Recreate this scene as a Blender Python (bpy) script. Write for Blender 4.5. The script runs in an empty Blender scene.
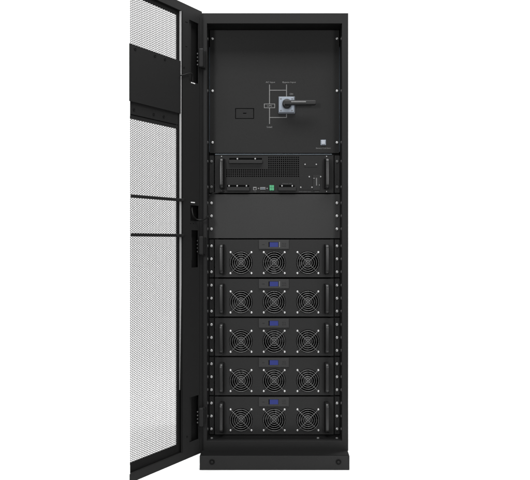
import bpy, bmesh, math, random
from mathutils import Matrix, Vector
random.seed(7)
sc = bpy.context.scene
COL = sc.collection
PI = math.pi

# ------------------------------------------------------------------ camera numbers (metres / photo pixels)
CX, CY, F, D, CZ = 274.5, 242.0, 693.7, 2.82, 0.9055
def PX(px, Y): return (px - CX) * (D + Y) / F
def PZ(py, Y): return CZ + (CY - py) * (D + Y) / F

cam_d = bpy.data.cameras.new('camera')
cam = bpy.data.objects.new('camera', cam_d)
COL.objects.link(cam)
cam.location = (0, -D, CZ)
cam.rotation_euler = (PI / 2, 0, 0)
cam_d.sensor_fit = 'HORIZONTAL'
cam_d.sensor_width = 36
cam_d.lens = F / 530 * 36
cam_d.shift_x = -(CX - 265) / 530
cam_d.shift_y = (CY - 240) / 530
cam_d.clip_start, cam_d.clip_end = 0.05, 200
sc.camera = cam

# ------------------------------------------------------------------ materials
def new_mat(name):
    m = bpy.data.materials.new(name); m.use_nodes = True
    nt = m.node_tree
    return m, nt, nt.nodes['Principled BSDF']

def coat(name, col, rough=0.55, spec=0.3, grain=0.25, bump=0.15, metal=0.0, scale=420):
    """painted / plated surface with fine grain and a broad faint unevenness"""
    m, nt, p = new_mat(name)
    N = nt.nodes
    tc = N.new('ShaderNodeTexCoord')
    n1 = N.new('ShaderNodeTexNoise'); n1.inputs['Scale'].default_value = scale; n1.inputs['Detail'].default_value = 3
    n2 = N.new('ShaderNodeTexNoise'); n2.inputs['Scale'].default_value = 5; n2.inputs['Detail'].default_value = 4
    nt.links.new(tc.outputs['Object'], n1.inputs['Vector'])
    nt.links.new(tc.outputs['Object'], n2.inputs['Vector'])
    r = N.new('ShaderNodeValToRGB')
    r.color_ramp.elements[0].position, r.color_ramp.elements[1].position = 0.3, 0.7
    lo = [c * (1 - grain) for c in col] + [1]; hi = [c * (1 + grain) for c in col] + [1]
    r.color_ramp.elements[0].color = lo; r.color_ramp.elements[1].color = hi
    nt.links.new(n1.outputs['Fac'], r.inputs['Fac'])
    nt.links.new(r.outputs['Color'], p.inputs['Base Color'])
    mr = N.new('ShaderNodeMapRange')
    mr.inputs['To Min'].default_value = max(0.05, rough - 0.08); mr.inputs['To Max'].default_value = rough + 0.08
    nt.links.new(n2.outputs['Fac'], mr.inputs['Value'])
    nt.links.new(mr.outputs['Result'], p.inputs['Roughness'])
    p.inputs['Specular IOR Level'].default_value = spec
    p.inputs['Metallic'].default_value = metal
    if bump:
        b = N.new('ShaderNodeBump'); b.inputs['Strength'].default_value = bump; b.inputs['Distance'].default_value = 0.0006
        nt.links.new(n1.outputs['Fac'], b.inputs['Height'])
        nt.links.new(b.outputs['Normal'], p.inputs['Normal'])
    return m

g = lambda v: (v, v, v)
M = {
    'powder':  coat('black powder coat', g(0.0114), 0.55, 0.18, 0.15),
    'door':    coat('black door powder coat', g(0.0160), 0.6, 0.08, 0.15),
    'panel':   coat('black switch panel coat', g(0.0138), 0.55, 0.18, 0.15),
    'module':  coat('charcoal module coat', g(0.0200), 0.55, 0.18, 0.12),
    'blank':   coat('dark grey blanking coat', g(0.027), 0.55, 0.25, 0.1, 0.08),
    'display': coat('grey display plastic', g(0.030), 0.5, 0.3, 0.1),
    'black':   coat('matt black', g(0.006), 0.7, 0.1, 0.1, 0),
    'rubber':  coat('black rubber', g(0.007), 0.8, 0.1, 0.2, 0.1),  # near black, stands in for shade on plinth top and door lines
    'handle':  coat('satin black handle', g(0.016), 0.36, 0.5, 0.1, 0),
    'steel':   coat('bright steel', g(0.62), 0.38, 0.5, 0.08, 0, 0.75),
    'wire':    coat('chromed guard wire', g(0.20), 0.4, 0.5, 0.08, 0, 0.6),
    'pin':     coat('dull zinc', g(0.13), 0.5, 0.4, 0.1, 0, 0.3),
    'alu':     coat('bare aluminium', g(0.50), 0.5, 0.5, 0.03, 0, 0.1),  # brightness of the lit stile edge, put into the colour
    'mesh':    coat('black perforated steel', g(0.022), 0.5, 0.3, 0.1, 0),
    'plate':   coat('pale blue grey plate', (0.26,0.295,0.345), 0.45, 0.4, 0.04, 0),
    'platedge':coat('grey plate bezel', (0.095,0.105,0.12), 0.45, 0.4, 0.04, 0),
    'knob':    coat('dark grey knob plastic', g(0.0095), 0.45, 0.4, 0.1, 0),
    'button':  coat('white button plastic', (0.38,0.41,0.46), 0.45, 0.4, 0.03, 0),
    'lip':     coat('blue grey edge', (0.085,0.105,0.125), 0.35, 0.5, 0.05, 0),  # for painted edge highlights, and the serial port face
    'print':   coat('grey screen print', g(0.20), 0.6, 0.2, 0.05, 0),
    'printdim':coat('dim grey screen print', g(0.11), 0.6, 0.2, 0.05, 0),
    'green':   coat('green terminal plastic', (0.065,0.33,0.16), 0.5, 0.4, 0.05, 0),
    'port':    coat('grey port metal', g(0.16), 0.4, 0.4, 0.1, 0, 0.3),
    'white':   coat('white sticker', g(0.75), 0.5, 0.3, 0.03, 0),
    'fan':     coat('dark grey fan plastic', g(0.022), 0.5, 0.3, 0.1, 0),
    'steeldim':coat('dull screw steel', g(0.34), 0.42, 0.5, 0.08, 0, 0.6),
    'cable':   coat('black cable jacket', g(0.007), 0.5, 0.2, 0.1, 0),
    'sweep':   coat('white paper sweep', g(0.9), 0.8, 0.1, 0.01, 0),
}
m, nt, p = new_mat('blue lcd')
p.inputs['Base Color'].default_value = (0.010, 0.013, 0.07, 1)
p.inputs['Emission Color'].default_value = (0.11, 0.15, 0.60, 1)
p.inputs['Emission Strength'].default_value = 0.21
p.inputs['Roughness'].default_value = 0.45
p.inputs['Specular IOR Level'].default_value = 0.15
M['lcd'] = m

# ------------------------------------------------------------------ mesh helpers
class MB:
    def __init__(s): s.bm = bmesh.new()
    def box(s, x0, x1, y0, y1, z0, z1, bev=0.0, seg=2, mi=0):
        x0, x1 = sorted((x0, x1)); y0, y1 = sorted((y0, y1)); z0, z1 = sorted((z0, z1))
        mat = Matrix.Translation(((x0+x1)/2, (y0+y1)/2, (z0+z1)/2)) @ Matrix.Diagonal((x1-x0, y1-y0, z1-z0, 1))
        t = bmesh.new()
        bmesh.ops.create_cube(t, size=1, matrix=mat)
        if bev:
            bev = min(bev, 0.45*min(x1-x0, y1-y0, z1-z0))
            bmesh.ops.bevel(t, geom=list(t.edges), offset=bev, segments=seg, profile=0.5, affect='EDGES')
        s.merge(t, mi); return s
    def merge(s, t, mi=0):
        base = {}
        for v in t.verts: base[v] = s.bm.verts.new(v.co)
        for f in t.faces:
            try:
                nf = s.bm.faces.new([base[v] for v in f.verts]); nf.material_index = mi; nf.smooth = f.smooth
            except ValueError: pass
        t.free()
    def lathe(s, prof, c, axis='-Y', n=20, mi=0, smooth=True):
        """prof: (radius, height) list; height runs along axis from c"""
        t = bmesh.new(); c = Vector(c)
        def pt(r, h, a):
            ca, sa = r*math.cos(a), r*math.sin(a)
            if axis == '-Y': return c + Vector((ca, -h, sa))
            if axis == 'Z': return c + Vector((ca, sa, h))
            if axis == '+Y': return c + Vector((-ca, h, sa))
            return c + Vector((h, ca, sa))
        rings = []
        for r, h in prof:
            if r < 1e-9: rings.append([t.verts.new(pt(0, h, 0))])
            else: rings.append([t.verts.new(pt(r, h, 2*PI*k/n)) for k in range(n)])
        for a, b in zip(rings, rings[1:]):
            for k in range(n):
                k2 = (k+1) % n
                if len(a) == 1: vs = [a[0], b[k2], b[k]]
                elif len(b) == 1: vs = [a[k], a[k2], b[0]]
                else: vs = [a[k], a[k2], b[k2], b[k]]
                f = t.faces.new(vs); f.smooth = smooth
        bmesh.ops.recalc_face_normals(t, faces=list(t.faces))
        s.merge(t, mi); return s
    def tube(s, pts, r, n=10, mi=0, closed=False):
        t = bmesh.new(); pts = [Vector(p) for p in pts]; L = len(pts); rings = []
        up = None
        for i, q in enumerate(pts):
            if closed: d = pts[(i+1) % L] - pts[i-1]
            else: d = pts[min(i+1, L-1)] - pts[max(i-1, 0)]
            d.normalize()
            if up is None:
                up = Vector((0, 0, 1)) if abs(d.z) < 0.8 else Vector((0, 1, 0))
            a = d.cross(up)
            if a.length < 1e-6: a = d.cross(Vector((1, 0, 0)))
            a.normalize(); b = a.cross(d).normalized(); up = b
            rings.append([t.verts.new(q + a*(r*math.cos(2*PI*k/n)) + b*(r*math.sin(2*PI*k/n))) for k in range(n)])
        pairs = list(zip(rings, rings[1:])) + ([(rings[-1], rings[0])] if closed else [])
        for A, B in pairs:
            for k in range(n):
                f = t.faces.new([A[k], A[(k+1) % n], B[(k+1) % n], B[k]]); f.smooth = True
        if not closed:
            t.faces.new(rings[0]); t.faces.new(list(reversed(rings[-1])))
        bmesh.ops.recalc_face_normals(t, faces=list(t.faces))
        s.merge(t, mi); return s
    def grid_plate(s, x0, x1, z0, z1, holes, yf, yb, bev=0.0, mi=0):
        """flat plate in the XZ plane, front at yf, back at yb, with rectangular through-holes (x0,x1,z0,z1)"""
        xs = sorted({round(v, 6) for v in [x0, x1] + [h for H in holes for h in H[:2]] if x0-1e-6 <= v <= x1+1e-6})
        zs = sorted({round(v, 6) for v in [z0, z1] + [h for H in holes for h in H[2:]] if z0-1e-6 <= v <= z1+1e-6})
        t = bmesh.new(); vf, vb = {}, {}
        def V(d, i, j, y):
            if (i, j) not in d: d[(i, j)] = t.verts.new((xs[i], y, zs[j]))
            return d[(i, j)]
        nx, nz = len(xs)-1, len(zs)-1
        fill = {}
        for i in range(nx):
            for j in range(nz):
                cx, cz = (xs[i]+xs[i+1])/2, (zs[j]+zs[j+1])/2
                fill[(i, j)] = not any(a < cx < b and c < cz < d for a, b, c, d in holes)
        for (i, j), on in fill.items():
            if not on: continue
            t.faces.new([V(vf, i, j, yf), V(vf, i+1, j, yf), V(vf, i+1, j+1, yf), V(vf, i, j+1, yf)])
            t.faces.new([V(vb, i, j, yb), V(vb, i, j+1, yb), V(vb, i+1, j+1, yb), V(vb, i+1, j, yb)])
            for di, dj, a, b in ((-1, 0, (i, j+1), (i, j)), (1, 0, (i+1, j), (i+1, j+1)), (0, -1, (i, j), (i+1, j)), (0, 1, (i+1, j+1), (i, j+1))):
                if not fill.get((i+di, j+dj), False):
                    t.faces.new([V(vf, *b, yf), V(vf, *a, yf), V(vb, *a, yb), V(vb, *b, yb)])
        bmesh.ops.recalc_face_normals(t, faces=list(t.faces))
        if bev:
            es = [e for e in t.edges if len(e.link_faces) == 2 and e.calc_face_angle(0) > 0.8
                  and all(abs(v.co.y - yf) < 1e-6 for v in e.verts)]
            bmesh.ops.bevel(t, geom=es, offset=bev, segments=2, profile=0.5, affect='EDGES', clamp_overlap=True)
        s.merge(t, mi); return s
    def round_hole_cell(s, cx, cz, half, rad, yf, yb, n=64, mi=0):
        """square cell of a plate with a round hole and the hole's wall"""
        t = bmesh.new(); O, I, B = [], [], []
        for k in range(n):
            a = 2*PI*k/n; c, sn = math.cos(a), math.sin(a); q = half/max(abs(c), abs(sn))
            O.append(t.verts.new((cx+q*c, yf, cz+q*sn)))
            I.append(t.verts.new((cx+rad*c, yf, cz+rad*sn)))
            B.append(t.verts.new((cx+rad*c, yb, cz+rad*sn)))
        for k in range(n):
            k2 = (k+1) % n
            t.faces.new([O[k], O[k2], I[k2], I[k]]); t.faces.new([I[k], I[k2], B[k2], B[k]])
        s.merge(t, mi); return s
    def build(s, name, mats, parent=None):
        me = bpy.data.meshes.new(name)
        s.bm.to_mesh(me); s.bm.free()
        for mm in (mats if isinstance(mats, (list, tuple)) else [mats]): me.materials.append(M[mm])
        o = bpy.data.objects.new(name, me); COL.objects.link(o)
        if parent: o.parent = parent
        return o

def thing(name, label, cat, loc=(0, 0, 0), group=None):
    o = bpy.data.objects.new(name, None); COL.objects.link(o)
    o.empty_display_size = 0.05
    o.location = loc; o['label'] = label; o['category'] = cat
    if group: o['group'] = group
    return o
def copy_obj(src, parent, offset=(0, 0, 0)):
    c = src.copy(); COL.objects.link(c); c.parent = parent
    c.location = Vector(src.location) + Vector(offset)
    return c
def copy_tree(o, parent=None):
    c = o.copy(); COL.objects.link(c)
    if parent: c.parent = parent
    for ch in [x for x in bpy.data.objects if x.parent == o]: copy_tree(ch, c)
    return c
def lettering(txt, px, py, Y, hpx, mat, parent, label=None, wpx=None, name='lettering', loc0=(0, 0, 0)):
    """printed words, real thin solids on the surface; centred on photo pixel, cap height hpx, optional total width"""
    cu = bpy.data.curves.new('lettering', 'FONT'); cu.body = txt; cu.align_x = 'CENTER'; cu.align_y = 'CENTER'
    cu.size = 1.0; cu.extrude = 0.0
    to = bpy.data.objects.new('lettering', cu); COL.objects.link(to)
    bpy.context.view_layer.update()
    me = bpy.data.meshes.new_from_object(to.evaluated_get(bpy.context.evaluated_depsgraph_get()))
    bpy.data.objects.remove(to)
    xs = [v.co.x for v in me.vertices]; ys = [v.co.y for v in me.vertices]
    w, h = max(xs)-min(xs), max(ys)-min(ys); mx, my = (max(xs)+min(xs))/2, (max(ys)+min(ys))/2
    k = hpx*(D+Y)/F / 0.70
    kx = (wpx*(D+Y)/F)/w if wpx else k
    X, Z = PX(px, Y), PZ(py, Y)
    for v in me.vertices:
        v.co = Vector((X+(v.co.x-mx)*kx-loc0[0], Y-0.0006-loc0[1], Z+(v.co.y-my)*k-loc0[2]))
    me.materials.clear(); me.materials.append(M[mat])
    o = bpy.data.objects.new(name, me); COL.objects.link(o); o.parent = parent
    if label: o['label'] = label
    return o

SCREW = [(0, 0.0032), (0.0016, 0.0032), (0.0022, 0.0036), (0.0042, 0.0034), (0.0056, 0.0020), (0.0060, 0.0)]
def scaled(prof, k): return [(r*k, h*k) for r, h in prof]
_screw = {}
def screw(parent, px, py, Y, k=1.0, mat='steel', name='screw', loc0=(0, 0, 0)):
    key = (round(k, 3), mat, name)
    X, Z = PX(px, Y), PZ(py, Y)
    if key not in _screw:
        o = MB().lathe(scaled(SCREW, k), (0, 0, 0), n=16).build(name, mat); _screw[key] = o.data
    else:
        o = bpy.data.objects.new(name, _screw[key]); COL.objects.link(o)
    o.parent = parent; o.location = (X-loc0[0], Y-loc0[1], Z-loc0[2])
    o.rotation_euler.y = random.uniform(0, 2)
    return o

# ------------------------------------------------------------------ setting: white studio sweep
FRONT_EDGE, BACK, SIDE = -0.48, 2.6, 4.5
o = MB()
t = bmesh.new()
vs = [t.verts.new(c) for c in ((-SIDE, FRONT_EDGE, 0), (SIDE, FRONT_EDGE, 0), (SIDE, BACK, 0), (-SIDE, BACK, 0))]
t.faces.new(vs); o.merge(t)
o = o.build('floor', 'sweep'); o['kind'] = 'structure'
t = bmesh.new(); prof = [(BACK + 0.8*math.sin(a*PI/2/12), 0.8 - 0.8*math.cos(a*PI/2/12)) for a in range(13)] + [(BACK+0.8, 5.0)]
rows = [[t.verts.new((x, y, z)) for x in (-SIDE, SIDE)] for y, z in prof]
for a, b in zip(rows, rows[1:]):
    f = t.faces.new([a[0], a[1], b[1], b[0]]); f.smooth = True
bb = MB(); bb.merge(t); o = bb.build('backdrop', 'sweep'); o['kind'] = 'structure'

# ------------------------------------------------------------------ the cabinet
HW, TOP, BOT = 0.300, 1.836, 0.0565
OX0, OX1 = PX(207.0, 0), PX(342.0, 0)
OZ1, OZ0 = PZ(23.6, 0), PZ(440.7, 0)
YF = 0.085                                     # plane of the rack's front panels
cab = thing('equipment_cabinet', 'tall black metal rack cabinet on a plinth with its perforated door swung open', 'cabinet')
fr = MB().grid_plate(-HW, HW, BOT, TOP, [(OX0, OX1, OZ0, OZ1)], 0.0, 0.022, bev=0.0014).build('front_frame', 'powder', cab)
b = MB()                                       # sheet walls, roof, back, inner floor and ceiling
b.box(-HW+0.001, -HW+0.019, 0.0225, 0.70, BOT, TOP-0.0012)
b.box(HW-0.019, HW-0.001, 0.0225, 0.70, BOT, TOP-0.0012)
b.box(-HW+0.0195, HW-0.0195, 0.0225, 0.70, TOP-0.022, TOP-0.0015)
b.box(-HW+0.0195, HW-0.0195, 0.68, 0.699, BOT+0.001, TOP-0.0225)
b.build('body', 'powder', cab)
for za, zb, nm in ((BOT+0.001, OZ0-0.001, 'bay_floor'), (OZ1+0.001, TOP-0.0225, 'bay_ceiling')):
    MB().box(-HW+0.0195, HW-0.0195, 0.0225, 0.6795, za, zb).build(nm, 'black' if 'floor' in nm else 'powder', cab)  # bay floor coloured matt black to stand in for its shade
# returns beside the opening (inner side walls of the front bay) with small bolts
for s_ in (-1, 1):
    xw = OX1 if s_ > 0 else -OX0
    w = MB().box(s_*(xw+0.0006), s_*(xw+0.004), 0.0225, 0.13, OZ0, OZ1).build('side_return', 'powder', cab)
    for i in range(5):
        for dy in (246, 259, 271.9):
            py = dy + 39.25*i
            z = PZ(py, YF)
            q = MB().lathe([(0, 0.003), (0.0045, 0.0028), (0.006, 0.0)], (0, 0, 0), axis='X', n=10)
            q = q.build('bolt', 'pin', w) if (i, dy) == (0, 246) and s_ < 0 else q
            if isinstance(q, MB):
                q.bm.free(); q = bpy.data.objects.new('bolt', BOLT); COL.objects.link(q); q.parent = w
            else: BOLT = q.data
            q.location = (s_*(xw+0.0006), 0.030, PZ(py, 0.03)); q.rotation_euler.z = 0 if s_ < 0 else PI
    for py in (39, 91, 142.5, 161.5, 187, 203, 216, 229):
        q = bpy.data.objects.new('bolt', BOLT); COL.objects.link(q); q.parent = w
        q.location = (s_*(xw+0.0006), 0.030, PZ(py, 0.03)); q.rotation_euler.z = 0 if s_ < 0 else PI
    MB().grid_plate(min(s_*0.2725, s_*0.236), max(s_*0.2725, s_*0.236), OZ0, OZ1,
        [(min(s_*0.2585, s_*0.2515), max(s_*0.2585, s_*0.2515), OZ0+0.03+0.0445*k, OZ0+0.041+0.0445*k) for k in range(36)],
        YF+0.011, YF+0.014).build('mounting_rail', 'black', cab)
MB().box(-0.236, 0.236, 0.30, 0.303, OZ0, OZ1).build('inner_back_sheet', 'black', cab)
for px in (211.7, 318, 336.9):
    q = MB().lathe(scaled(SCREW, 1.0), (0, 0, 0), axis='Z', n=14).build('floor_screw', 'pin', cab)
    q.location = (PX(px, 0.04), 0.04, OZ0-0.001)

# plinth
PF = -0.066
pl = MB()
pz1 = PZ(455.7, PF)
pl.box(PX(199.6, PF), PX(349.6, PF), PF, 0.70, 0.0, pz1, 0.0016)
plinth = pl.build('plinth', 'powder', cab)
MB().box(-0.296, 0.296, PF+0.003, -0.001, pz1+0.0003, pz1+0.0022, 0.0008).build('plinth_mat', 'rubber', plinth)  # dark sheet painted in for the shade on the plinth top
for px in (212.0, 338.5):
    c = (PX(px, PF), PF, PZ(461.8, PF))
    q = MB()
    q.lathe([(0.0115, 0.0), (0.0115, 0.0014), (0.0092, 0.0018), (0.0088, 0.0006), (0, 0.0006)], (0, 0, 0), n=28, mi=0)
    q.lathe([(0.0055, 0.0006), (0.0052, 0.0028), (0.0035, 0.0032), (0.0028, 0.002), (0, 0.002)], (0, 0, 0), n=6, mi=1, smooth=False)
    q = q.build('plinth_bolt', ['black', 'powder'], plinth); q.location = c

# ------------------------------------------------------------------ the open door (local x runs along the door away from the hinge, local y towards the viewer)
PHI = math.radians(31.3)
HX, HY = -0.293, -0.016
SI, CO = math.sin(PHI), math.cos(PHI)
def DU(px, w=0.0):
    r = (CX - px)/F
    return (HX*1.0 + CO*w + r*(D+HY) - r*SI*w) / (SI + CO*r)
def DZ(py, u, w=0.0): return CZ + (CY - py) * (D + HY - CO*u - SI*w) / F
UEND = DU(130.0)
DTOP, DBOT = 1.8364, 0.0548
UST = DU(181.5)                                  # inner edge of the hinge stile
RAIL_T, RAIL_B = 1.8020, 0.0864
WM = -0.0125                                     # plane of the perforated sheet
slots = []
def slot(xa, xb, ya, yb):
    ua, ub = sorted((DU(xa), DU(xb))); um = (ua+ub)/2
    z0, z1 = sorted((DZ(ya, um), DZ(yb, um))); slots.append((ua, ub, z0, z1)); return slots[-1]
S1 = slot(189.3, 198.6, 21.8, 82.5)
S2 = slot(190.3, 198.8, 205.6, 221.0)
S3 = slot(191.6, 198.2, 230.3, 267.5)
S4 = slot(189.6, 198.9, 396.2, 440.5)
slits = [(DU(187.8), DU(185.4), DZ(22.7, .1), DZ(22.1, .1)), (DU(187.2), DU(185.6), DZ(47.2, .1), DZ(46.6, .1)),
         (DU(191.2), DU(190.2), DZ(223.9, .08), DZ(223.1, .08)), (DU(194.2), DU(193.2), DZ(223.9, .06), DZ(223.1, .06))]
d = MB()
THK = -0.024
def mitre(b, ua, wa, wb, za, zb):
    """block from ua to the door's cut end, which is mitred"""
    t = bmesh.new()
    pr = [(ua, wa), (DU(130.0, wa), wa), (DU(130.0, wb), wb), (ua, wb)]
    lo = [t.verts.new((u, w, za)) for u, w in pr]; hi = [t.verts.new((u, w, zb)) for u, w in pr]
    t.faces.new(lo); t.faces.new(hi)
    for k in range(4): t.faces.new([lo[k], lo[(k+1) % 4], hi[(k+1) % 4], hi[k]])
    bmesh.ops.recalc_face_normals(t, faces=list(t.faces)); b.merge(t)
d.grid_plate(0, UEND, DBOT, DTOP, slots + slits + [(UST, UEND+0.1, RAIL_B, RAIL_T)], 0.0, -0.0025, bev=0.0007)
d.box(0, UST-0.03, THK, THK+0.002, DBOT, DTOP)                        # outer skin of the stile
d.box(0.0, 0.0025, THK+0.0022, -0.0027, DBOT, DTOP)
d.box(UST-0.0325, UST-0.0302, THK+0.0022, -0.0027, DBOT, DTOP)
mitre(d, UST-0.0298, THK, -0.0027, RAIL_T, DTOP)                      # top rail
mitre(d, UST-0.0298, THK, -0.0027, DBOT, RAIL_B)                      # bottom rail
door = d.build('door', 'door', cab)
door.location = (HX, HY, 0); door.rotation_euler.z = math.atan2(-CO, -SI)
# stepped plates inside the slots and black lining
q = MB()
q.box(0.004, UST-0.034, THK+0.003, THK+0.005, DBOT+0.004, DTOP-0.004)
q.build('stile_lining', 'black', door)
for xa, xb, S, dz in ((192.6, 189.3, S1, 0), (192.2, 190.3, S2, 0), (193.5, 191.6, S3, 0.03), (192.8, 189.6, S4, 0)):
    MB().box(DU(xa), DU(xb)+0.001, -0.0095, -0.0075, S[2]+dz, S[3]-dz, 0.0004).build('slot_plate', 'door', door)
MB().box(UST-0.0058, UST-0.0009, 0.0002, 0.0010, RAIL_B, RAIL_T).build('gasket', 'rubber', door)  # shadow line beside the bright edge, painted as a dark strip
MB().box(0.0166, 0.0176, 0.0002, 0.0006, DBOT+0.02, DTOP-0.03).build('fold_line', 'rubber', door)  # dark strip painted in for the crease shade of the fold
for px, py in ((184.0, 67.6), (187.0, 436.7), (184.2, 199.8), (184.2, 235.2)):
    u = DU(px); z = DZ(py, u)
    q = MB().lathe([(0.0042, 0.0002), (0.0042, 0.0012), (0.003, 0.0016), (0.002, 0.0006), (0, 0.0006)], (0, 0, 0), axis='+Y', n=16).build('rivet', 'black', door)
    q.location = (u, 0.0, z)
# dark frame that clamps the perforated sheets
RB = 0.0135
zc_t, zc_b = 1.6074, 1.4032                      # cover sheet
fl_t, fl_m, fl_b = 1.3915, 1.3585, 1.3444        # flange under the cover sheet
q = MB()
u0 = UST+0.0022
u1 = DU(176.9, WM)
ZMT, ZMB = 1.7857, 0.1206
q.box(u0-0.030, u1, WM-0.004, WM+0.003, ZMB-0.036, ZMT+0.020)
mitre(q, u1, WM-0.004, WM+0.003, ZMT, ZMT+0.020)
mitre(q, u1, WM-0.004, WM+0.003, ZMB-0.036, ZMB)
q.build('sheet_border', 'black', door)
q = MB()
mitre(q, u1+0.0002, WM-0.003, WM+0.0045, fl_m+0.0012, fl_t+0.02)
mitre(q, u1+0.0002, WM-0.004, WM+0.0025, fl_b, fl_m-0.0012)
q.build('cover_flange', 'door', door)
q = MB(); mitre(q, u1+0.0002, WM-0.006, WM-0.0042, fl_b+0.002, zc_b+0.02); q.build('flange_backing', 'black', door)
cov = MB()
cov.box(UST+0.0006+0.0016, UEND, -0.0045, -0.0020, zc_b, zc_t, 0.0008)
mitre(cov, u1+0.001, -0.0105, -0.0047, zc_b, zc_b+0.004)
cov = cov.build('cover_sheet', 'door', door)
for u in (0.389, 0.2834, 0.2269):
    for z, w in ((1.5930, -0.0020), (1.3780, WM+0.0045)):
        q = MB().lathe([(0.0058, 0.0), (0.0056, 0.0012), (0.0034, 0.0014), (0.0024, 0.0004), (0, 0.0004)], (0, 0, 0), axis='+Y', n=18).build('rivet', 'black', door)
        q.location = (u, w+0.0002, z)
# bright stile edge: its light is put into a pale colour
t = bmesh.new()                                 # full depth at the top, tapered so the painted light fades downward
zz = [RAIL_T-0.0005, DZ(285, UST), DZ(390, UST)]; wf = [-0.0004, -0.0004, WM+0.0050]
rw = [[t.verts.new((u, w_, z)) for u, w_ in ((UST+0.0002, WM+0.0035), (UST+0.0016, WM+0.0035), (UST+0.0016, f_), (UST+0.0002, f_))] for z, f_ in zip(zz, wf)]
for A, B in zip(rw, rw[1:]):
    for k in range(4): t.faces.new([A[k], A[(k+1) % 4], B[(k+1) % 4], B[k]])
t.faces.new(rw[0]); t.faces.new(list(reversed(rw[-1])))
bmesh.ops.recalc_face_normals(t, faces=list(t.faces))
b = MB(); b.merge(t); b.build('edge_strip', 'alu', door)
# two cross bars in front of the sheet
for ya, yb in ((199.8, 0), (235.4, 0)):
    u = DU(176.9); z = DZ(ya, u)
    q = MB().box(DU(183.2), UEND-0.0003, 0.0002, 0.0082, z-0.0058, z+0.0058, 0.0026, 3).build('crossbar', 'door', door)

# perforated sheets: hexagonal holes, every web is solid metal
def perforated(name, ua, ub, za, zb):
    h = 0.0080; wb = 0.00195; R = h/math.sqrt(3); dx = 1.5*R; tk = 0.0009
    ri = (h/2-wb/2)/(h/2)*R
    verts, faces = [], []
    i = 0; u = ua
    dirs = [(math.cos(k*PI/3), math.sin(k*PI/3)) for k in range(6)]
    while u < ub + R:
        z = za + (h/2 if i % 2 else 0)
        while z < zb + h/2:
            n = len(verts)
            for (rad, w) in ((R, 0), (ri, 0), (ri, -tk), (R, -tk)):
                for c, s_ in dirs: verts.append((min(u+rad*c, ub), WM+w, z+rad*s_))
            for k in range(6):
                k2 = (k+1) % 6
                faces.append((n+k, n+k2, n+6+k2, n+6+k))
                faces.append((n+6+k, n+6+k2, n+12+k2, n+12+k))
                faces.append((n+12+k, n+12+k2, n+18+k2, n+18+k))
            z += h
        i += 1; u += dx
    me = bpy.data.meshes.new(name); me.from_pydata(verts, [], faces); me.materials.append(M['mesh'])
    o = bpy.data.objects.new(name, me); COL.objects.link(o); o.parent = door
    return o
perforated('mesh_sheet', u1-0.004, DU(130.0, WM), zc_t-0.012, ZMT+0.003)
perforated('mesh_sheet', u1-0.004, DU(130.0, WM), ZMB-0.003, fl_b+0.003)

# hinges
for yt, yb in ((47.9, 67.2), (236.1, 255.2), (408.1, 427.0)):
    Y = -0.045
    hg = MB()
    x0, x1 = PX(198.3, Y), PX(203.4, Y); z0, z1 = PZ(yb, Y), PZ(yt, Y)
    hg.box(x0, x1, -0.045, -0.021, z0, z1, 0.006, 3)
    hg.box(x1-0.006, x1+0.004, -0.022, -0.0003, z0+0.004, z1-0.004, 0.001)
    hg = hg.build('hinge', 'powder', cab)
    for k in range(4):
        zz = z0+(z1-z0)*(0.18+0.19*k)
        q = MB().lathe([(0.0030, 0), (0.0030, 0.006), (0.002, 0.007), (0, 0.007)], (0, 0, 0), axis='-Y', n=12).build('hinge_screw', 'pin', hg)
        q.location = (x0-0.0045, -0.024, zz)

# ------------------------------------------------------------------ switch panel at the top of the rack
Y0 = YF
def panel_frame(root_name, label, cat, py_bottom, group=None):
    return thing(root_name, label, cat, (0, YF, PZ(py_bottom, YF)), group)
sp = panel_frame('switch_panel', 'large plain black panel with rotary bypass switch and printed line diagram', 'panel', 153.2)
L0 = tuple(sp.location)
def rel(o): return o
pz_t, pz_b = OZ1-0.0005, PZ(153.2, YF)
hx0, hx1, hz0, hz1 = PX(235.2, Y0), PX(254.0, Y0), PZ(119.0, Y0), PZ(108.3, Y0)
gw = 0.0030
groove = [(hx0, hx1, hz1-gw, hz1), (hx0, hx1, hz0, hz0+gw), (hx0, hx0+gw, hz0+gw, hz1-gw), (hx1-gw, hx1, hz0+gw, hz1-gw)]
mk = (PX(243.2, Y0), PX(246.3, Y0), PZ(113.9, Y0), PZ(112.9, Y0))
b = MB()
b.grid_plate(-0.2712, 0.2712, pz_b, pz_t, groove + [mk], 0+YF, YF+0.004, bev=0.0008)
pp = b.build('panel_sheet', 'panel', sp); pp.location = [-v for v in L0]
q = MB().box(hx0-0.004, hx1+0.004, YF+0.0045, YF+0.006, hz0-0.004, hz1+0.004).build('hatch_backing', 'black', sp); q.location = [-v for v in L0]
for px in (212.5, 337.0):
    for py in (38.7, 91.0, 142.6): screw(sp, px, py, YF, 1.0, loc0=L0)
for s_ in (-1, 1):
    q = MB().box(s_*0.2716, s_*0.2729, YF-0.0006, YF+0.003, PZ(152.0, YF), PZ(47.0, YF), 0.0004).build('edge_trim', 'lip', sp); q.location = [-v for v in L0]  # highlight on the panel's bevelled edges, painted as pale strips
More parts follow.
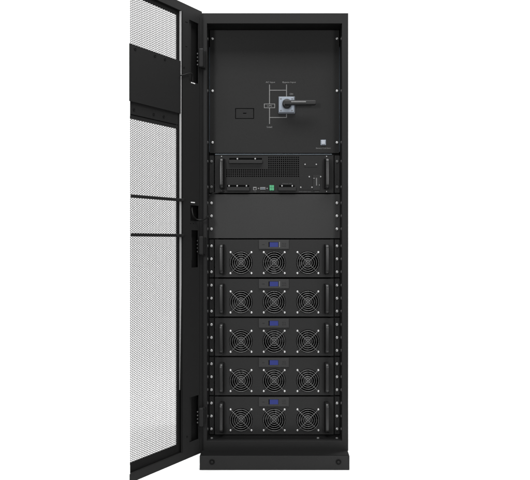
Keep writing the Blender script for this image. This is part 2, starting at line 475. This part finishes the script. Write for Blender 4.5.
# printed diagram: one mesh of thin strips
b = MB()
def strip(x0, x1, y0, y1):
    b.box(PX(x0, YF), PX(x1, YF), YF-0.0006, YF-0.0001, PZ(y0, YF), PZ(y1, YF))
lw = 0.36
strip(269.5-lw, 269.5+lw, 84.6, 103.7)
strip(269.5-lw, 269.5+lw, 108.2, 124.0)
strip(286.5-lw, 286.5+lw, 84.6, 96.6)
strip(269.9, 286.1, 90.0, 90.65)
strip(286.5-lw, 286.5+lw, 113.6, 117.85)
strip(269.9, 286.1, 117.2, 117.85)
for x0, x1, y0, y1 in ((264, 275, 103.75, 104.3), (264, 275, 107.6, 108.15), (264, 264.6, 104.3, 107.6), (274.4, 275, 104.3, 107.6)): strip(x0, x1, y0, y1)
q = b.build('line_diagram', 'print', sp); q.location = [-v for v in L0]
for txt, px, py, h, w in (('AC Input', 270.4, 82.5, 1.5, 9.4), ('Bypass Input', 289.2, 82.5, 1.5, 13.3), ('UPS', 269.5, 105.95, 1.7, 4.6),
                          ('Load', 269.5, 127.0, 1.9, 5.0), ('ON', 291.4, 94.1, 1.8, 3.2), ('Battery Cold Start', 323.4, 148.4, 1.25, 14.6)):
    lettering(txt, px, py, YF, h, 'print', sp, None, w, loc0=L0)
# rotary switch
rs = MB()
X0, X1, Zt, Zb = PX(278.2, YF-.006), PX(295.2, YF-.006), PZ(96.5, YF-.006), PZ(114.0, YF-.006)
rs.box(X0, X1, YF-0.009, YF-0.0004, Zb, Zt, 0.0035, 2)
rsw = rs.build('rotary_switch', 'platedge', sp); rsw.location = [-v for v in L0]
b = MB().box(X0+0.0035, X1-0.0055, YF-0.0125, YF-0.0092, Zb+0.006, Zt-0.0030, 0.0012)
fp = b.build('face_plate', 'plate', rsw)
KX, KZ = PX(286.9, YF-.03), PZ(103.6, YF-.03)
for sx in (-1, 1):
    for sz in (-1, 1):
        q = MB().lathe([(0.0030, 0), (0.0028, 0.0012), (0.0014, 0.0014), (0, 0.0008)], (0, 0, 0), n=12).build('plate_screw', 'port', rsw)
        q.location = ((X0+X1)/2-0.001+sx*0.0235, YF-0.0127, (Zb+Zt)/2+0.0015+sz*0.0245)
b = MB()
b.lathe([(0.0190, 0.0), (0.0190, 0.020), (0.0178, 0.024), (0.0150, 0.026), (0, 0.026)], (KX, YF-0.0127, KZ), n=40)
b.build('knob', 'knob', rsw)
b = MB()   # lever: a bar tapering to its tip, standing off the panel
t = bmesh.new()
xa, xm, xb = KX-0.010, KX+0.075, PX(315.8, YF-.05)
sec = [(xa, .0098, .0100), (KX+0.015, .0102, .0102), (xm, .0100, .0100), (xb-0.004, .0100, .0096), (xb, .0082, .0078)]
rings = []
for x, up, dn in sec:
    rings.append([t.verts.new((x, y, KZ+z)) for y, z in ((YF-0.039, -dn), (YF-0.039, up*0.55), (YF-0.043, up), (YF-0.053, up), (YF-0.057, up*0.6), (YF-0.057, -dn*0.7), (YF-0.053, -dn))])
for A, B in zip(rings, rings[1:]):
    for k in range(7): t.faces.new([A[k], A[(k+1) % 7], B[(k+1) % 7], B[k]])
t.faces.new(rings[0]); t.faces.new(list(reversed(rings[-1])))
bmesh.ops.recalc_face_normals(t, faces=list(t.faces))
bmesh.ops.bevel(t, geom=list(t.edges), offset=0.0012, segments=2, profile=0.5, affect='EDGES')
b.merge(t)
b.build('lever', 'knob', rsw)
b = MB().box(PX(291.2, YF-.058), PX(306.0, YF-.058), YF-0.0590, YF-0.0572, KZ-0.0012, KZ+0.0042, 0.0007)
b.build('lever_inlay', 'port', rsw)
# push button
b = MB().box(PX(320.6, YF), PX(325.9, YF), YF-0.0035, YF-0.0002, PZ(145.3, YF), PZ(139.9, YF), 0.001, mi=0)
b.box(PX(321.4, YF), PX(325.1, YF), YF-0.0075, YF-0.0037, PZ(144.5, YF), PZ(140.7, YF), 0.0012, mi=1)
q = b.build('push_button', ['plate', 'button'], sp); q.location = [-v for v in L0]

# ------------------------------------------------------------------ shared bits of the rack units
def handle_mesh(x, zt, zb, side, w=0.0150):
    """upright bow handle with two feet and a dark inner web; side -1 left, +1 right; x is its centre line"""
    b = MB()
    pts = []
    yo, yi = YF-0.040, YF-0.002
    r = 0.012
    path = [(yi, zt-0.009)]
    for k in range(7):
        a = k/6*PI/2; path.append((yo+r-r*math.sin(a) if 0 else yo + r*(1-math.sin(a)), zt-0.009-r*(1-math.cos(a))))
    for k in range(7):
        a = k/6*PI/2; path.append((yo + r*(1-math.cos(a)), zb+0.009+r*(1-math.sin(a))))
    path.append((yi, zb+0.009))
    t = bmesh.new(); rings = []
    sec = []
    for k in range(20):
        a = 2*PI*k/20; c, s_ = math.cos(a), math.sin(a)
        sec.append((math.copysign(abs(c)**0.6, c)*w/2, math.copysign(abs(s_)**0.6, s_)*0.0060))
    L = len(path)
    for i, (y, z) in enumerate(path):
        y0, z0 = path[max(i-1, 0)]; y1, z1 = path[min(i+1, L-1)]
        dy, dz = y1-y0, z1-z0; l = math.hypot(dy, dz); dy, dz = dy/l, dz/l
        rings.append([t.verts.new((x+a, y+bb*dz, z-bb*dy)) for a, bb in sec])
    for A, B in zip(rings, rings[1:]):
        for k in range(20):
            f = t.faces.new([A[k], A[(k+1) % 20], B[(k+1) % 20], B[k]]); f.smooth = True
    t.faces.new(rings[0]); t.faces.new(list(reversed(rings[-1])))
    bmesh.ops.recalc_face_normals(t, faces=list(t.faces))
    b.merge(t, 0)
    xi = x - side*(w/2+0.0040)
    b.box(min(xi, xi+side*0.006), max(xi, xi+side*0.006), YF-0.020, YF-0.0021, zb+0.004, zt-0.004, 0.001, mi=1)  # dark strip stands in for shade on the handle's inner side
    return b

# ------------------------------------------------------------------ control unit
cu = panel_frame('control_module', 'black rack control unit with vent grille, ports and green terminal block', 'control unit', 193.0)
L0 = tuple(cu.location); neg = [-v for v in L0]
def part(b, name, mats, parent, loc=None):
    o = b.build(name, mats, parent); o.location = neg if loc is None else loc; return o
YC = YF-0.002
cx0, cx1, cz0, cz1 = PX(214.9, YC), PX(333.6, YC), PZ(192.9, YC), PZ(155.2, YC)
holes = []
def H(x0, x1, y0, y1): holes.append((PX(x0, YC), PX(x1, YC), PZ(y1, YC), PZ(y0, YC)))
pit = 2.1
for i in range(35):
    x = 226.3 + pit*i
    for j in range(10):
        y = 156.9 + pit*j - 0.2
        if (i >= 19.5 and x < 300) or (j >= 6 and x < 300): H(x, x+1.25, y, y+1.3)
H(229.3, 262.0, 158.0, 160.1)          # terminal recesses
H(227.2, 249.2, 185.0, 187.2)
H(279.2, 294.4, 185.0, 187.3)
plate = MB().grid_plate(cx0, cx1, cz0, cz1, holes, YC, YC+0.003, bev=0)
part(plate, 'front_plate', 'panel', cu)
b = MB(); b.box(cx0+0.003, cx1-0.003, YC+0.012, YC+0.20, cz0+0.002, cz1-0.002)
part(b, 'casing', 'black', cu)
b = MB(); b.box(PX(215, YC), PX(332, YC), YC-0.0016, YC+0.0025, PZ(154.75, YC), PZ(154.0, YC), 0.0006)  # reflected light along the upper edge, painted as a pale strip
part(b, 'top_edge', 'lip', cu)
for s_, xa, xb in ((-1, 209.4, 213.9), (1, 334.6, 339.7)):
    b = MB().box(PX(xa, YF), PX(xb, YF), YF, YF+0.003, PZ(192.9, YF), PZ(155.6, YF), 0.0007)
    part(b, 'ear', 'module', cu)
for px in (211.5, 337.1):
    for py in (161.5, 187.0): screw(cu, px, py, YF, 1.05, 'pin', loc0=L0)
for s_, px in ((-1, 221.2), (1, 327.6)):
    part(handle_mesh(PX(px, YF-.04), PZ(157.2, YF-.03), PZ(189.4, YF-.03), s_), 'handle', ['handle', 'black'], cu)
    for py in (156.5, 191.4): screw(cu, px+(0.3 if s_ < 0 else -1.0), py, YC, 0.5, 'steeldim', loc0=L0)
def terminal(x0, x1, yt, yb, screws, ys):
    b = MB().box(PX(x0, YC), PX(x1, YC), YC-0.012, YC-0.0002, PZ(yb, YC), PZ(yt, YC), 0.0015)
    tb = part(b, 'terminal_block', 'module', cu)
    for px in screws:
        q = screw(tb, px, ys, YC, 0.66, 'steeldim')
    return tb
terminal(229.0, 262.4, 160.3, 163.7, (237.4, 255.2), 158.9)
terminal(227.0, 249.6, 187.4, 191.0, (229.0, 237.2, 246.4), 186.0)
terminal(278.2, 296.0, 187.5, 191.0, (282.0, 292.3), 186.0)
# usb port
b = MB().grid_plate(PX(253.0, YC), PX(256.7, YC), PZ(190.3, YC), PZ(187.0, YC), [(PX(253.9, YC), PX(255.9, YC), PZ(189.6, YC), PZ(188.3, YC))], YC-0.003, YC-0.0003, bev=0.0005)
b.box(PX(253.9, YC), PX(255.9, YC), YC-0.0012, YC-0.0004, PZ(189.6, YC), PZ(188.3, YC), mi=1)
part(b, 'usb_port', ['port', 'black'], cu)
# serial port with its two jack screws
b = MB(); z0, z1 = PZ(190.1, YC), PZ(187.2, YC)
b.box(PX(260.0, YC), PX(265.6, YC), YC-0.004, YC-0.0003, z0, z1, 0.0015)
b.box(PX(260.8, YC), PX(264.8, YC), YC-0.0046, YC-0.0041, PZ(189.5, YC), PZ(187.9, YC), 0.0002, mi=1)
srl = part(b, 'serial_port', ['port', 'lip'], cu)
for px in (258.5, 267.1): screw(srl, px, 188.6, YC, 0.6, 'port')
# green terminal
b = MB()
for i in range(2):
    for j in range(2):
        b.box(PX(269.5+2.3*i, YC), PX(271.7+2.3*i, YC), YC-0.006, YC-0.0003, PZ(187.85+2.75*j, YC), PZ(185.3+2.65*j, YC), 0.0008)
q = part(b, 'connector', 'green', cu); q['label'] = 'small pale green four way plug'
# slot card and cover plates at the right
b = MB().box(PX(312.9, YC), PX(320.0, YC), YC-0.0025, YC-0.0003, PZ(190.2, YC), PZ(175.0, YC), 0.0006)
b.box(PX(316.1, YC), PX(316.9, YC), YC-0.004, YC-0.0027, PZ(185.7, YC), PZ(178.0, YC), 0.0004, mi=1)
b.box(PX(313.2, YC), PX(314.8, YC), YC-0.004, YC-0.0027, PZ(178.8, YC), PZ(178.1, YC), 0.0003, mi=1)
b.box(PX(319.0, YC), PX(319.6, YC), YC-0.004, YC-0.0027, PZ(185.9, YC), PZ(184.3, YC), 0.0003, mi=1)
part(b, 'slot_card', ['module', 'print'], cu)
b = MB().box(PX(304.2, YC), PX(317.2, YC), YC-0.0012, YC-0.0002, PZ(167.2, YC), PZ(162.0, YC), 0.0004)
part(b, 'cover_plate', 'panel', cu)
b = MB().box(PX(299.4, YC), PX(312.4, YC), YC-0.0012, YC-0.0002, PZ(190.0, YC), PZ(175.4, YC), 0.0004)
part(b, 'cover_plate', 'panel', cu)
for px, py in ((305.1, 164.5), (316.3, 164.5), (309.3, 176.8), (320.7, 176.8), (300.8, 187.4), (312.0, 187.4)): screw(cu, px, py, YC-0.001, 0.58, 'steeldim', loc0=L0)
for txt, px, py, w in (('USB', 254.8, 191.75, 3.0), ('RS232', 262.9, 191.75, 4.2), ('EPO', 271.7, 191.75, 2.9), ('PARALLEL PORT', 287.2, 183.6, 9.6),
                       ('INTELLIGENT SLOT', 305.0, 191.7, 12.0), ('SNMP', 316.8, 191.7, 4.0)):
    lettering(txt, px, py, YC, 0.85, 'printdim', cu, None, w, loc0=L0)

# ------------------------------------------------------------------ blanking panel
bp = panel_frame('blanking_panel', 'plain dark grey blanking panel without any fans or ports', 'panel', 238.4)
L0 = tuple(bp.location); neg = [-v for v in L0]
b = MB().box(PX(208.9, YF-.003), PX(340.0, YF-.003), YF-0.003, YF+0.0015, PZ(238.3, YF-.003), PZ(194.2, YF-.003), 0.0010)
part(b, 'panel_sheet', 'blank', bp)
for px in (211.4, 337.0):
    for py in (203.0, 216.0, 229.0): screw(bp, px, py, YF-.003, 1.05, loc0=L0)

# ------------------------------------------------------------------ power modules
PITCH = 39.25*(D+YF)/F
GROUP = 'power modules stacked in the rack'
pm = panel_frame('power_module', 'three fan power module directly below the plain grey blanking panel', 'power module', 277.6, GROUP)
L0 = tuple(pm.location); neg = [-v for v in L0]
YM = YF-0.002
mx0, mx1, mz0, mz1 = PX(214.8, YM), PX(333.7, YM), PZ(277.2, YM), PZ(239.5, YM)
fans = [(PX(x, YM), PZ(262.7, YM)) for x in (241.0, 274.2, 307.9)]
HALF, RAD = 0.0535, 0.0490
b = MB()
b.grid_plate(mx0, mx1, mz0, mz1, [(x-HALF, x+HALF, z-HALF, z+HALF) for x, z in fans], YM, YM+0.002, bev=0.0)
for x, z in fans: b.round_hole_cell(x, z, HALF, RAD, YM, YM+0.012)
part(b, 'front_plate', 'module', pm)
b = MB(); b.box(mx0+0.004, mx1-0.004, YM+0.045, YM+0.20, mz0+0.002, mz1-0.002)
part(b, 'casing', 'black', pm)
for xa, xb in ((209.4, 213.9), (334.6, 339.7)):
    b = MB().box(PX(xa, YF), PX(xb, YF), YF, YF+0.003, PZ(277.3, YF), PZ(239.4, YF), 0.0007)
    part(b, 'ear', 'module', pm)
for px in (211.4, 337.1):
    for py in (246.0, 259.0, 271.9): screw(pm, px, py, YF, 1.05, loc0=L0)
for s_, px in ((-1, 221.0), (1, 327.4)):
    part(handle_mesh(PX(px, YF-.04), PZ(243.3, YF-.03), PZ(275.0, YF-.03), s_), 'handle', ['handle', 'black'], pm)
gm = fm = None
for x, z in fans:
    if gm is None:
        b = MB()
        pxm = (D+YM)/F
        for rr in (2.2, 4.35, 6.45, 8.6, 10.75):
            b.tube([(rr*pxm*math.cos(2*PI*k/56), 0, rr*pxm*math.sin(2*PI*k/56)) for k in range(56)], 0.00095, 8, closed=True)
        e = 10.45*pxm
        for s_ in (-1, 1):
            b.tube([(-e, 0.003, -s_*e), (-e*0.86, -0.0022, -s_*e*0.86), (0, -0.0024, 0), (e*0.86, -0.0022, s_*e*0.86), (e, 0.003, s_*e)], 0.0011, 8)
        guard = b.build('fan_guard', 'wire', pm); gm = guard.data
        b = MB()   # impeller: hub and seven pitched blades
        b.lathe([(0.0180, -0.020), (0.0180, 0.0), (0.0165, 0.002), (0, 0.002)], (0, 0, 0), n=32)
        for k in range(7):
            t = bmesh.new(); a0 = 2*PI*k/7; rows = []
            for i in range(5):
                r = 0.0175+0.0285*i/4; aa = a0+0.25*i/4
                rows.append([t.verts.new((r*math.cos(aa+w_), 0.014*q_+0.004, r*math.sin(aa+w_))) for w_, q_ in ((-0.30, 1.0), (-0.1, 0.5), (0.12, 0.2), (0.32, 0.0))])
            for A, B in zip(rows, rows[1:]):
                for j in range(3): t.faces.new([A[j], A[j+1], B[j+1], B[j]]).smooth = True
            bmesh.ops.solidify(t, geom=list(t.faces), thickness=0.0012)
            b.merge(t)
        fan = b.build('fan', 'fan', pm); fm = fan.data
    else:
        guard = bpy.data.objects.new('fan_guard', gm); COL.objects.link(guard); guard.parent = pm
        fan = bpy.data.objects.new('fan', fm); COL.objects.link(fan); fan.parent = pm
    guard.location = (x-L0[0], YM-0.0035-L0[1], z-L0[2])
    fan.location = (x-L0[0], YM+0.013-L0[1], z-L0[2])
    for sx in (-1, 1):
        for sz in (-1, 1):
            q = screw(guard, CX, CY, 0, 0.80, 'steel', 'guard_screw')
            q.location = (sx*10.45*(D+YM)/F, 0.0032, sz*10.45*(D+YM)/F)
b = MB(); YD = YM-0.0045
sx0, sx1, sz0, sz1 = PX(268.6, YD), PX(278.3, YD), PZ(247.1, YD), PZ(242.1, YD)
b.grid_plate(PX(258.8, YD), PX(289.0, YD), PZ(249.0, YD), PZ(239.9, YD), [(sx0, sx1, sz0, sz1)], YD, YM-0.0003, bev=0.0007)
dp = part(b, 'display_panel', 'display', pm)
b = MB().box(sx0+0.0045, sx1-0.0006, YM-0.0032, YM-0.0012, sz0+0.0006, sz1-0.0006); b.build('screen', 'lcd', dp)
b = MB().box(sx0+0.0001, sx1-0.0001, YM-0.0010, YM-0.0004, sz0+0.0001, sz1-0.0001); b.build('screen_bezel', 'black', dp)
for i in range(2):
    for j in range(2):
        x, z = PX(283.0+2.2*i, YD), PZ(243.4+2.3*j, YD)
        q = MB().box(x-0.003, x+0.003, YD-0.0012, YD-0.0001, z-0.0022, z+0.0022, 0.0005).build('button', 'blank', dp)
q = MB().box(PX(262.2, YD), PX(264.6, YD), YD-0.0005, YD-0.0001, PZ(244.9, YD), PZ(244.3, YD)).build('display_mark', 'module', dp)
LAB = ['three fan power module second below the grey blanking panel, one above the middle module',
       'three fan power module in the middle of the stack of five',
       'three fan power module resting directly on the bottom one, fourth from the top',
       'lowest three fan power module, just above the cabinet floor']
for k, lab in enumerate(LAB):
    c = copy_tree(pm)
    c.location = (L0[0], L0[1], L0[2]-PITCH*(k+1)); c['label'] = lab
    mods = c
    if k == 0:
        second = c
for o in list(bpy.data.objects):
    if o.name.split('.')[0] == 'fan': o.rotation_euler.y = random.uniform(0, 2*PI)      # impellers stopped at any angle
# painted glint of the screen recess wall, on the two upper modules
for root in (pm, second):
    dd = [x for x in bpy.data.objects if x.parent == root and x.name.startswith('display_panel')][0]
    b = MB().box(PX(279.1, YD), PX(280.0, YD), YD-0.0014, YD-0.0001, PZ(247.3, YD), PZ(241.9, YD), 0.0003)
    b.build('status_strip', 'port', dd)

# ------------------------------------------------------------------ cables
def smooth_path(pts, n=8):
    pts = [Vector(p) for p in pts]; out = []
    P = [pts[0]] + pts + [pts[-1]]
    for i in range(1, len(P)-2):
        a, b_, c, d_ = P[i-1:i+3]
        for k in range(n):
            t = k/n
            out.append(0.5*((2*b_) + (c-a)*t + (2*a-5*b_+4*c-d_)*t*t + (3*b_-a-3*c+d_)*t**3))
    out.append(pts[-1]); return out
def door_pt(px, py, w):
    u = DU(px, w); z = DZ(py, u, w)
    return Vector((HX - SI*u + CO*w, HY - CO*u - SI*w, z))
def wp(px, py, Y): return Vector((PX(px, Y), Y, PZ(py, Y)))
pts = [door_pt(191.8, 207.5, -0.006), door_pt(192.2, 211.5, 0.004), door_pt(193.4, 216.0, 0.010), wp(196.4, 219.2, -0.055), wp(201.0, 220.0, -0.052), wp(205.6, 218.6, -0.025),
       wp(208.0, 213.5, 0.03), wp(208.6, 206.5, 0.066), wp(209.0, 200.0, 0.074), wp(210.5, 195.6, 0.076), wp(214.0, 193.2, 0.077), wp(219.0, 192.3, 0.0775), wp(224.0, 191.2, 0.078)]
o = MB().tube(smooth_path(pts), 0.0030, 10).build('earth_cable', 'cable')
o['label'] = 'thicker black cable looping from the door stile to the rack beside the blanking panel'; o['category'] = 'cable'
pts = [door_pt(180.3, 75.4, 0.004), door_pt(183.5, 75.0, 0.006), door_pt(188.0, 73.7, 0.006), door_pt(191.6, 73.6, 0.006), door_pt(192.6, 75.2, 0.005), door_pt(192.7, 79.0, 0.003), door_pt(192.7, 81.8, 0.003)]
o = MB().tube(smooth_path(pts), 0.0022, 8).build('earth_wire', 'cable')
o['label'] = 'short thin black wire crossing the door stile below the top hinge'; o['category'] = 'wire'
for px, py in ((193.0, 83.2), (192.8, 202.5)):
    u = DU(px); z = DZ(py, u)
    q = MB().box(u-0.0125, u+0.0125, 0.0002, 0.0010, z-0.0020, z+0.0020, 0.0003).build('sticker', 'white', door)

# ------------------------------------------------------------------ light
def area(name, loc, target, size, size_y, power, col=(1, 1, 1), spread=180):
    l = bpy.data.lights.new(name, 'AREA'); l.shape = 'RECTANGLE'; l.size, l.size_y = size, size_y
    l.energy = power; l.color = col; l.spread = math.radians(spread)
    o = bpy.data.objects.new(name, l); COL.objects.link(o); o.location = loc
    o.rotation_euler = (Vector(target)-Vector(loc)).to_track_quat('-Z', 'Y').to_euler()
    return o
area('overhead_softbox', (0, 0.55, 4.4), (0, 0.6, 0), 5.2, 4.0, 305)  # unseen lamp, added to whiten floor and backdrop
area('front_overhead', (0, -1.45, 3.9), (0, -0.25, 0.0), 3.2, 0.9, 98)  # unseen lamp, added to clear the floor shadow before the plinth
area('key_softbox', (-1.5, -3.9, 1.7), (0, 0, 0.95), 0.6, 0.8, 58)
area('fill_softbox', (1.5, -3.9, 1.4), (0, 0, 0.95), 0.6, 0.8, 42)
area('side_softbox', (-2.9, -0.5, 2.2), (-0.4, -0.15, 0.0), 0.9, 1.6, 24, spread=100)  # unseen lamp, added to whiten the floor on the door side
area('side_softbox', (2.6, 1.75, 2.2), (0.6, 0.3, 0.0), 0.9, 1.6, 28, spread=100)  # unseen lamp, added to whiten the floor at the right

w = bpy.data.worlds.new('World'); sc.world = w; w.use_nodes = True
w.node_tree.nodes['Background'].inputs[0].default_value = (1, 1, 1, 1)
w.node_tree.nodes['Background'].inputs[1].default_value = 0.15

vs_ = sc.view_settings
vs_.view_transform = 'Standard'; vs_.look = 'None'; vs_.gamma = 1; vs_.exposure = 0
sc.display_settings.display_device = 'sRGB'
sc.render.engine = 'CYCLES'
sc.cycles.use_denoising = True
sc.cycles.max_bounces = 8
sc.render.filter_size = 1.5
